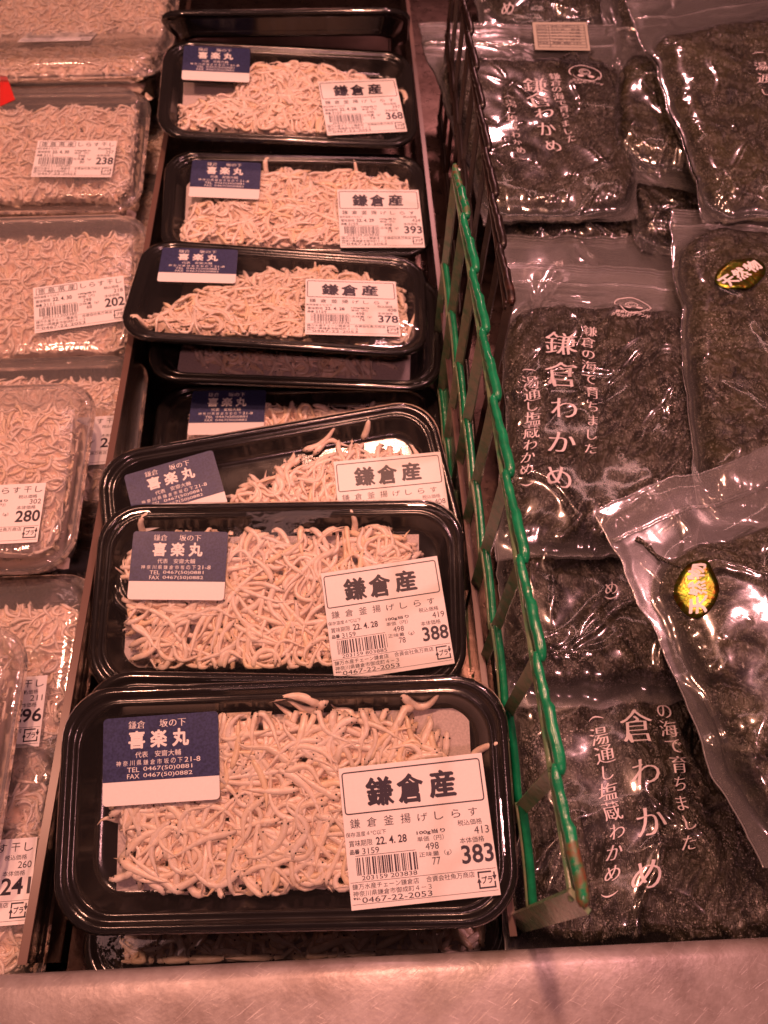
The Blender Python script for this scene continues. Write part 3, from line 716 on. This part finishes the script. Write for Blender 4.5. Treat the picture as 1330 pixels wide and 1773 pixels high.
    def at(s, u, v, lift=0.0):
        u = min(max(u, 0), 1) * (s.NU - 1); v = min(max(v, 0), 1) * (s.NV - 1); i = min(int(u), s.NU - 2); j = min(int(v), s.NV - 2); fu, fv = u - i, v - j; T = s.top
        return (T[j, i] * (1 - fu) + T[j, i + 1] * fu) * (1 - fv) + (T[j + 1, i] * (1 - fu) + T[j + 1, i + 1] * fu) * fv + s.n * lift
    def uv(s, px, py):
        """where the sight line through a photo pixel meets the film: found by stepping down the grid"""
        d = ray(px, py); o = CO - s.ctr; P = s.top - o; q = P @ CR.T; a = CX + FPX * q[..., 0] / q[..., 2]; b = CY - FPX * q[..., 1] / q[..., 2]
        k = np.argmin((a - px) ** 2 + (b - py) ** 2); return (k % s.NU) / (s.NU - 1.), (k // s.NU) / (s.NV - 1.)
    def glyph(s, ch, u, v, size, rot=0, style='mincho', acc=None, m=0, sx=1.0, lift=.00045):
        V, F, asp, lay = glyphs(ch, style)
        x = (V[:, 0] - .5) * size * min(max(asp, .2), 1.6) * sx; y = (V[:, 1] - .5) * size
        if asp > 1.6: x = (V[:, 0] - .5) * size * asp * sx
        c, q = math.cos(rot), math.sin(rot); X = c * x - q * y; Y = q * x + c * y
        # drape: flat faces of the glyph follow the film below them
        W = np.array([s.at(u + a / s.w, v - b / s.l, lift + l_ * .00002) for a, b, l_ in zip(X, Y, lay)])
        (acc or s.ink).add(W, F, m, False)
    def column(s, text, p0, p1, sz0, sz1=None, style='mincho', rot=None):
        """a vertical line of characters between two photo pixels (their centres), heights in metres on the bag"""
        a, b = s.uv(*p0), s.uv(*p1); n = len(text); sz1 = sz1 or sz0
        dx, dy = (b[0] - a[0]) * s.w, (b[1] - a[1]) * s.l; r = (math.atan2(dx, dy)) if rot is None else rot
        for i, ch in enumerate(text):
            t = i / max(n - 1, 1); sz = sz0 + (sz1 - sz0) * t
            k = .45 if ch in '（）' else (.78 if ch in 'わかめのでちましたしが' else 1)
            if ch in '（）':
                s.glyph('(' if ch == '（' else ')', a[0] + (b[0] - a[0]) * t, a[1] + (b[1] - a[1]) * t, sz * .9, r - math.pi / 2, 'thin', sx=1.0)
            else: s.glyph(ch, a[0] + (b[0] - a[0]) * t, a[1] + (b[1] - a[1]) * t, sz * k, r, style)
    def emblem(s, px, py, rad):
        u, v = s.uv(px, py); acc = s.ink
        def ring(cx, cy, r0, r1, a0=0, a1=360, k=1.0):
            n = 28; P = []
            for i in range(n + 1):
                a = R(a0 + (a1 - a0) * i / n)
                for r in (r0, r1): P.append(s.at(u + (cx + r * math.cos(a)) * rad / s.w, v + (cy + k * r * math.sin(a)) * rad / s.l, .00045))
            acc.add(P, [(2 * i, 2 * i + 2, 2 * i + 3, 2 * i + 1) for i in range(n)], 0, False)
        ring(0, 0, .94, 1.0, 160, 400); ring(0, -.2, .30, .36); ring(0, -.2, .16, .21, 20, 300); ring(-.32, .32, 0, .20, k=.8); ring(.32, .32, 0, .20, k=.8); ring(0, .1, .78, .84, 15, 165)
        for i, ch in enumerate('かながわブランド'):
            s.glyph(ch, u + (-.95 + i * .27) * rad / s.w, v + (1.12 + .1 * math.sin(i)) * rad / s.l, .0030, 0, 'bold')
        for i, ch in enumerate('鎌倉わかめ'):
            s.glyph(ch, u + (-.8 + i * .25) * rad / s.w, v + .92 * rad / s.l, .0028, 0, 'bold')
    def oval(s, px, py, a, b, rot):
        u, v = s.uv(px, py); acc = Acc(); n = 40; c, q = math.cos(rot), math.sin(rot)
        V = []
        for rr in (0, .35, .7, 1.0):
            for i in range(n):
                t = 2 * math.pi * i / n; x, y = rr * a * math.cos(t), rr * b * math.sin(t)
                V.append(s.at(u + (c * x - q * y) / s.w, v - (q * x + c * y) / s.l, .0009))
        F = [(k * n + i, (k + 1) * n + i, (k + 1) * n + (i + 1) % n, k * n + (i + 1) % n) for k in range(3) for i in range(n)]
        V = np.array(V); N = len(V); V = np.concatenate([V, V - s.n * .0002]); F += [tuple(N + i for i in reversed(f)) for f in F]
        F += [(3 * n + i, N + 3 * n + i, N + 3 * n + (i + 1) % n, 3 * n + (i + 1) % n) for i in range(n)]
        acc.add(V, F, 0, True)
        for i, ch in enumerate('天然物'):
            d = (i - 1) * a * .58; s.glyph(ch, u + c * d / s.w, v - q * d / s.l, a * .54, rot, 'heavy', acc, 1, 1.0, .0012)
        acc.build('oval_sticker', [MT['foil'], MT['whiteink']], s.root)
    def done(s):
        if s.ink.n: s.ink.build('printed_text', [MT['bagink']], s.root)
        return s.root

def stem(b, pts, r):
    P = np.array([b.at(*b.uv(*p), .0003) for p in pts]); t = np.linspace(0, 1, len(P)); tt = np.linspace(0, 1, 24)
    P = np.stack([np.interp(tt, t, P[:, i]) for i in range(3)], 1)
    for _ in range(3): P[1:-1] = (P[:-2] + P[2:] + 2 * P[1:-1]) / 4
    mkobj('seaweed_stem', *tube(P, r * (1.1 - .5 * tt + .15 * np.sin(tt * 23)), 7, .7), MT['weed'], b.root)

def build_bags():
    # far bag
    b = Bag([(790, -150, .06), (1070, -160, .06), (1062, 52, .055), (836, 52, .055)], (.08, .94, .1, .95), 'farthest wakame bag, cut off by the top edge of the photo', 301)
    b.glyph('め', *b.uv(880, 14), .0125); b.column('かめ）', (838, 0), (846, 40), .007); b.done()
    b = Bag([(1040, -120, .07), (1300, -150, .07), (1300, 80, .07), (1040, 100, .06)], (.1, .9, .1, .9), 'dark wakame bag behind the large bag at the upper right corner', 302); b.done()
    # low bags in the second row, seen between the others
    b = Bag([(858, 300, .028), (1100, 300, .028), (1150, 452, .03), (872, 452, .03)], (.06, .94, .1, .9), 'shadowed wakame bag lying under the upper middle bag', 303, creases=20)
    b.glyph('プラ', *b.uv(1088, 410), .006, 0, 'regular'); b.done()
    b = Bag([(1066, 320, .045), (1210, 330, .045), (1260, 452, .045), (1105, 440, .05)], (.08, .92, .1, .84), 'small wakame bag corner squeezed between the upper bags', 304, creases=14); b.done()
    # upper middle bag with print
    b = Bag([(724, 42, .062), (1068, 44, .065), (1108, 378, .058), (842, 388, .055)], (.02, .99, .23, .96), 'upper middle wakame bag with printed text, behind the dark mesh divider', 311, .13)
    b.column('鎌倉わかめ', (926, 148), (957, 254), .0185, .0165); b.column('（湯し塩蔵わかめ）', (880, 166), (906, 276), .0085); b.column('鎌倉の海で育ちました', (960, 134), (990, 240), .0085)
    b.emblem(1012, 128, .013)
    stem(b, ((966, 114), (972, 102), (984, 94), (997, 92), (1004, 104), (1001, 122)), .0016); stem(b, ((1026, 89), (1018, 96), (1026, 104), (1042, 107), (1056, 122), (1066, 146)), .0014)
    L = Acc(); c = [b.at(*b.uv(*q), .0022) for q in ((922, 34), (1016, 38), (1022, 92), (926, 90))]
    V = np.array(c); V2 = V - b.n * .0002; L.add(np.concatenate([V, V2]), [(3, 2, 1, 0), (4, 5, 6, 7), (0, 1, 5, 4), (1, 2, 6, 5), (2, 3, 7, 6), (3, 0, 4, 7)], 0, False)
    def q_(x, y): return (V[0] * (1 - x) + V[1] * x) * (1 - y) + (V[3] * (1 - x) + V[2] * x) * y + b.n * .0007
    for y in np.linspace(.12, .92, 9): L.add([q_(.06, y), q_(.94, y), q_(.94, y + .012), q_(.06, y + .012)], [(3, 2, 1, 0)], 1, False)
    for x in (.06, .28, .94): L.add([q_(x, .12), q_(x + .008, .12), q_(x + .008, .932), q_(x, .932)], [(3, 2, 1, 0)], 1, False)
    for i, tx in enumerate(('名称', '原材料名', '内容量', '賞味期限', '保存方法', '製造者')):
        for x0, x1, tt in ((.08, .25, tx), (.32, .86, ('湯通し塩蔵わかめ', 'わかめ、食塩', '枠外に記載', '枠外に記載', '冷蔵で保存', '鎌倉市')[i])):
            Vg, Fg, asp, lay = glyphs(tt); L.add([q_(x0 + p[0] * (x1 - x0), .20 + i * .12 - p[1] * .06) for p in Vg], Fg, 1, False)
    L.build('ingredients_label', [MT['cream'], MT['ink']], b.root); b.done()
    b = Bag([(1068, 20, .066), (1260, 0, .07), (1250, 345, .07), (1052, 298, .062)], (.06, .94, .36, .9), 'lumpy unprinted wakame bag between the upper middle and corner bags', 312, .14, weed='weed2', thick=.016); b.done()
    b = Bag([(1086, -6, .094), (1470, -60, .094), (1500, 372, .090), (1222, 386, .086)], (.02, 1.0, .23, .97), 'large wakame bag in the upper right corner, overlapping two others', 313, .135, weed='weed2', thick=.014)
    b.column('（湯通し', (1312, 92), (1326, 160), .010); b.done()
    # middle right bag with oval sticker
    b = Bag([(1165, 362, .078), (1500, 380, .08), (1520, 960, .08), (1202, 900, .078)], (.035, 1.0, .09, .97), 'wakame bag with an oval gold sticker at the right edge, middle height', 321, .07, weed='weed2')
    b.oval(1281, 476, .0185, .0118, R(40)); b.done()
    # bag beneath the central one
    b = Bag([(868, 740, .044), (1212, 745, .044), (1240, 1215, .046), (862, 1228, .044)], (.02, .98, .12, .95), 'wakame bag lying beneath the central bag, its last printed signs showing', 331)
    b.column('め）', (1058, 1018), (1060, 1034), .009); b.done()
    # bottom bag
    b = Bag([(880, 1090, .026), (1290, 1085, .026), (1400, 1655, .028), (880, 1655, .028)], (.01, .98, .12, .985), 'bottom wakame bag touching the steel ledge, with large printed text', 341, creases=18)
    b.column('倉わかめ', (1100, 1256), (1122, 1515), .0165, .0165); b.column('（湯通し塩蔵わかめ）', (1030, 1242), (1054, 1548), .0088, .0088); b.column('の海で育ちました', (1150, 1232), (1192, 1460), .0085, .0085); b.done()
    # a bag under the header of the central one, its print showing through
    b = Bag([(880, 408, .046), (1186, 412, .046), (1200, 790, .046), (872, 790, .046)], (.05, .95, .42, .95), 'covered wakame bag under the header of the central bag, its print showing through', 349, creases=10)
    b.column('倉わ', (922, 468), (930, 514), .0165, .014); b.column('海で育ち', (966, 458), (980, 518), .0075); b.done()
    # central bag
    b = Bag([(876, 452, .068), (1196, 468, .070), (1216, 962, .066), (866, 962, .064)], (.0, .99, .18, .97), 'central wakame bag printed in white with a round emblem', 351, .085, creases=18)
    b.column('鎌倉わかめ', (970, 594), (966, 826), .0185, .0185); b.column('（湯通し塩蔵わかめ）', (916, 642), (914, 840), .0092, .0092); b.column('鎌倉の海で育ちました', (1022, 574), (1022, 778), .0086, .0086)
    b.emblem(1096, 530, .0115); b.done()
    # front right bag with sticker, turned
    b = Bag([(1018, 884, .094), (1520, 716, .096), (1700, 1420, .092), (1318, 1500, .080)], (.07, 1.0, .22, .97), 'turned wakame bag in front with an oval gold sticker and clear header', 367, .105, weed='weed2')
    b.oval(1208, 1020, .0148, .0095, R(66)); stem(b, ((1100, 932), (1118, 942), (1134, 962), (1156, 976), (1180, 980)), .0014); b.done()

# ------------------------------------------------------------------ mesh dividers
def mesh_divider(name, x0, x1, y0, n, pitch, zb, zt, mat, seed, label, rustend=True, wide=.0064):
    rg = np.random.RandomState(seed); strips = []; chains = [Acc(), Acc(), Acc()]
    X = lambda y: x0 + (x1 - x0) * (y - y0) / (n * pitch)
    lv = [zt, zb + (zt - zb) * .5, zb]
    ys = [y0 + k * pitch for k in range(n + 1)]
    # upright flat strips
    for k, y in enumerate(ys):
        w = wide * (1.5 if k == 0 else 1) * rg.uniform(.9, 1.1); th = .0018
        P = []
        for z in np.linspace(zb - .004, zt - .001, 14):
            t = (z - zb) / (zt - zb); P.append((X(y) - .004 * (1 - t) + rg.normal(0, .0001), y - .003 * (1 - t), z))
        P = np.array(P); V = []
        for p in P:
            for (dx, dy) in ((-th / 2 + .0005, -w / 2), (th / 2 + .0005, -w / 2 + .0006), (th / 2 - .0005, w / 2), (-th / 2 - .0005, w / 2 - .0006)): ct, st = math.cos(R(32)), math.sin(R(32)); V.append(p + (ct * dx - st * dy, st * dx + ct * dy, 0))
        m = len(P); F = [(j * 4 + i, j * 4 + (i + 1) % 4, (j + 1) * 4 + (i + 1) % 4, (j + 1) * 4 + i) for j in range(m - 1) for i in range(4)] + [(3, 2, 1, 0), (m * 4 - 4, m * 4 - 3, m * 4 - 2, m * 4 - 1)]
        strip = Acc(); strips.append(strip); strip.add(V, F, 0, False, np.array([.75, .12 if k else .22, 0, 1]))
    # zigzag strands between them, one chain per level
    for li, z in enumerate(lv):
        acc = chains[li]
        for k in range(n):
            ya, yb = ys[k], ys[k + 1]; t = (z - zb) / (zt - zb)
            yo = -.003 * (1 - t); xo = -.004 * (1 - t)
            if li == 0:
                m = 22; P = []; rad = []
                for i in range(m):
                    s = i / (m - 1.); y = ya - .002 + (yb - ya + .004) * s
                    P.append((X(y) + .0007 * math.tanh((.55 - s) * 30) + .0004 * math.sin(s * 12), y, z + .0006 * math.sin(s * 6.3)))
                    rad.append(.0024 * (1 if s < .55 else .84) * (1 - .45 * max(0, abs(s - .5) - .44) / .06) * (1 + (.03 if s < .5 else .09) * math.sin(s * 38 + k)))
                rust = .35 if (rustend and (k == 0 or k == n - 1)) else (.08 + .2 * rg.rand())
                V, F = tube(P, rad, 9); at = np.tile(np.array([.0, rust, 0, 1]), (len(V), 1)); sv = np.repeat(np.linspace(0, 1, m), 9); at[:, 1] *= (1 if k == 0 else .9) * (1.25 - .7 * sv if k == 0 else 1); acc.add(V, F, 0, True, at)
                # lower bond line just under the cut edge
                P = [(X(y) - .0018 + .0008 * math.sin(s * 3.1), y, z - .0075 + .005 * abs(s - .5) * 1.2) for s, y in ((i / 9., ya + (yb - ya) * i / 9.) for i in range(10))]
                V, F = tube(P, .0014, 7); acc.add(V, F, 0, True, np.array([.6, .2, 0, 1]))
            else:
                P = [(X(y) + xo + .0006 * math.sin(s * 3.1), y + yo + .003, z + .009 * (s - .5)) for s, y in ((i / 11., ya + (yb - ya) * i / 11.) for i in range(12))]
                V, F = tube(P, .0020, 8, 1.2); acc.add(V, F, 0, True, np.array([.0, .12, 0, 1]))
                P = [np.array(p) + (-.0019, -.0005, -.0022) for p in P]; V, F = tube(P, .0010, 6); acc.add(V, F, 0, True, np.array([.8, .12, 0, 1]))
    ctr = np.array([X(y0), y0, zb])
    root = empty(name, ctr, np.eye(3), label, 'divider')
    for a, nm in [(c, 'strand_chain') for c in chains] + [(c, 'flat_strip') for c in strips]:
        a.V = [v - ctr for v in a.V]; a.build(nm, [mat], root, 'tone_rust')
    return root

def acrylic(x0, x1, y0, y1, z0, z1, th, label):
    d = (x1 - x0) / (y1 - y0); root = empty('acrylic_divider', (x0, y0, z0), np.eye(3), label, 'divider', None)
    V = [(0, 0, 0), (th, 0, 0), (th + x1 - x0, y1 - y0, 0), (x1 - x0, y1 - y0, 0)]; V = V + [(x, y, z1 - z0) for x, y, z in V]
    F = [(0, 1, 5, 4), (1, 2, 6, 5), (2, 3, 7, 6), (3, 0, 4, 7)]
    mkobj('clear_panel', V, F, MT['acryl'], root, smooth=False)
    e = .0006; zz = z1 - z0
    W = [(-e, -e, zz), (th + e, -e, zz), (th + e + x1 - x0, y1 - y0, zz), (-e + x1 - x0, y1 - y0, zz)]; W += [(x, y, z + .0012) for x, y, z in W]
    mkobj('cut_edge', W, [(3, 2, 1, 0), (4, 5, 6, 7), (0, 1, 5, 4), (1, 2, 6, 5), (2, 3, 7, 6), (3, 0, 4, 7)], MT['acryl_edge'], root, smooth=False)

def build_case():
    root = empty('display_case', (0, 0, 0), np.eye(3), 'stainless steel display case with a scratched front ledge', 'display case')
    prof = [(-.0025, .0515), (.0, .0510), (.0001, .0545), (-.0008, .0578), (-.003, .0597), (-.007, .0605), (-.014, .0607), (-.35, .0607), (-.35, -.05), (-.034, -.05), (-.034, .0560), (-.004, .0560)]
    xs = np.linspace(-.8, .8, 3); n = len(prof); V = [(x, y, z) for x in xs for y, z in prof]
    F = [(k * n + i, k * n + (i + 1) % n, (k + 1) * n + (i + 1) % n, (k + 1) * n + i) for k in range(2) for i in range(n)] + [tuple(reversed(range(n))), tuple(range(2 * n, 3 * n))]
    F = [tuple(reversed(f)) for f in F]
    mkobj('front_ledge', V, F, MT['steel'], root)
    mkobj('case_floor', *box((-.8, -.0335, -.05), (.8, 1.2, -.041)), MT['floor'], root, smooth=False)
    mkobj('floor_riser', *box((-.1600, -.033, -.0405), (.0590, .20, -.001)), MT['floor'], root, smooth=False)
    mkobj('floor_riser', *box((.0620, -.033, -.0405), (.80, 1.19, -.001)), MT['floor'], root, smooth=False)
    mkobj('back_wall', *box((-.8, 1.2, -.02), (.8, 1.22, .35)), MT['darkwall'], root, smooth=False)
    acrylic(-.1650, -.1570, .004, 1.0, -.040, .046, .0030, 'clear acrylic divider with a brown cut edge beside the clear packs')
    acrylic(.0592, .0560, .006, 1.0, -.0008, .042, .0022, 'clear acrylic divider between the black trays and the green mesh')
    mesh_divider('mesh_divider', .0672, .0600, .0135, 9, .0432, .004, .158, MT['green'], 3, 'green coated mesh divider with rust spots on its cut edge')
    mesh_divider('mesh_divider', .0800, .0860, .300, 9, .0432, .004, .150, MT['dark'], 8, 'dark rusted mesh divider standing behind the green one', wide=.0036)
    o = mkobj('foam_block', *box((.0715, .110, 0), (.092, .178, .018)), MT['foam'], None, smooth=False)
    tag(o, 'pale foam block on the floor between the green mesh and the wakame bags', 'foam block')

build_case()
build_packs()
build_clear()
build_bags()
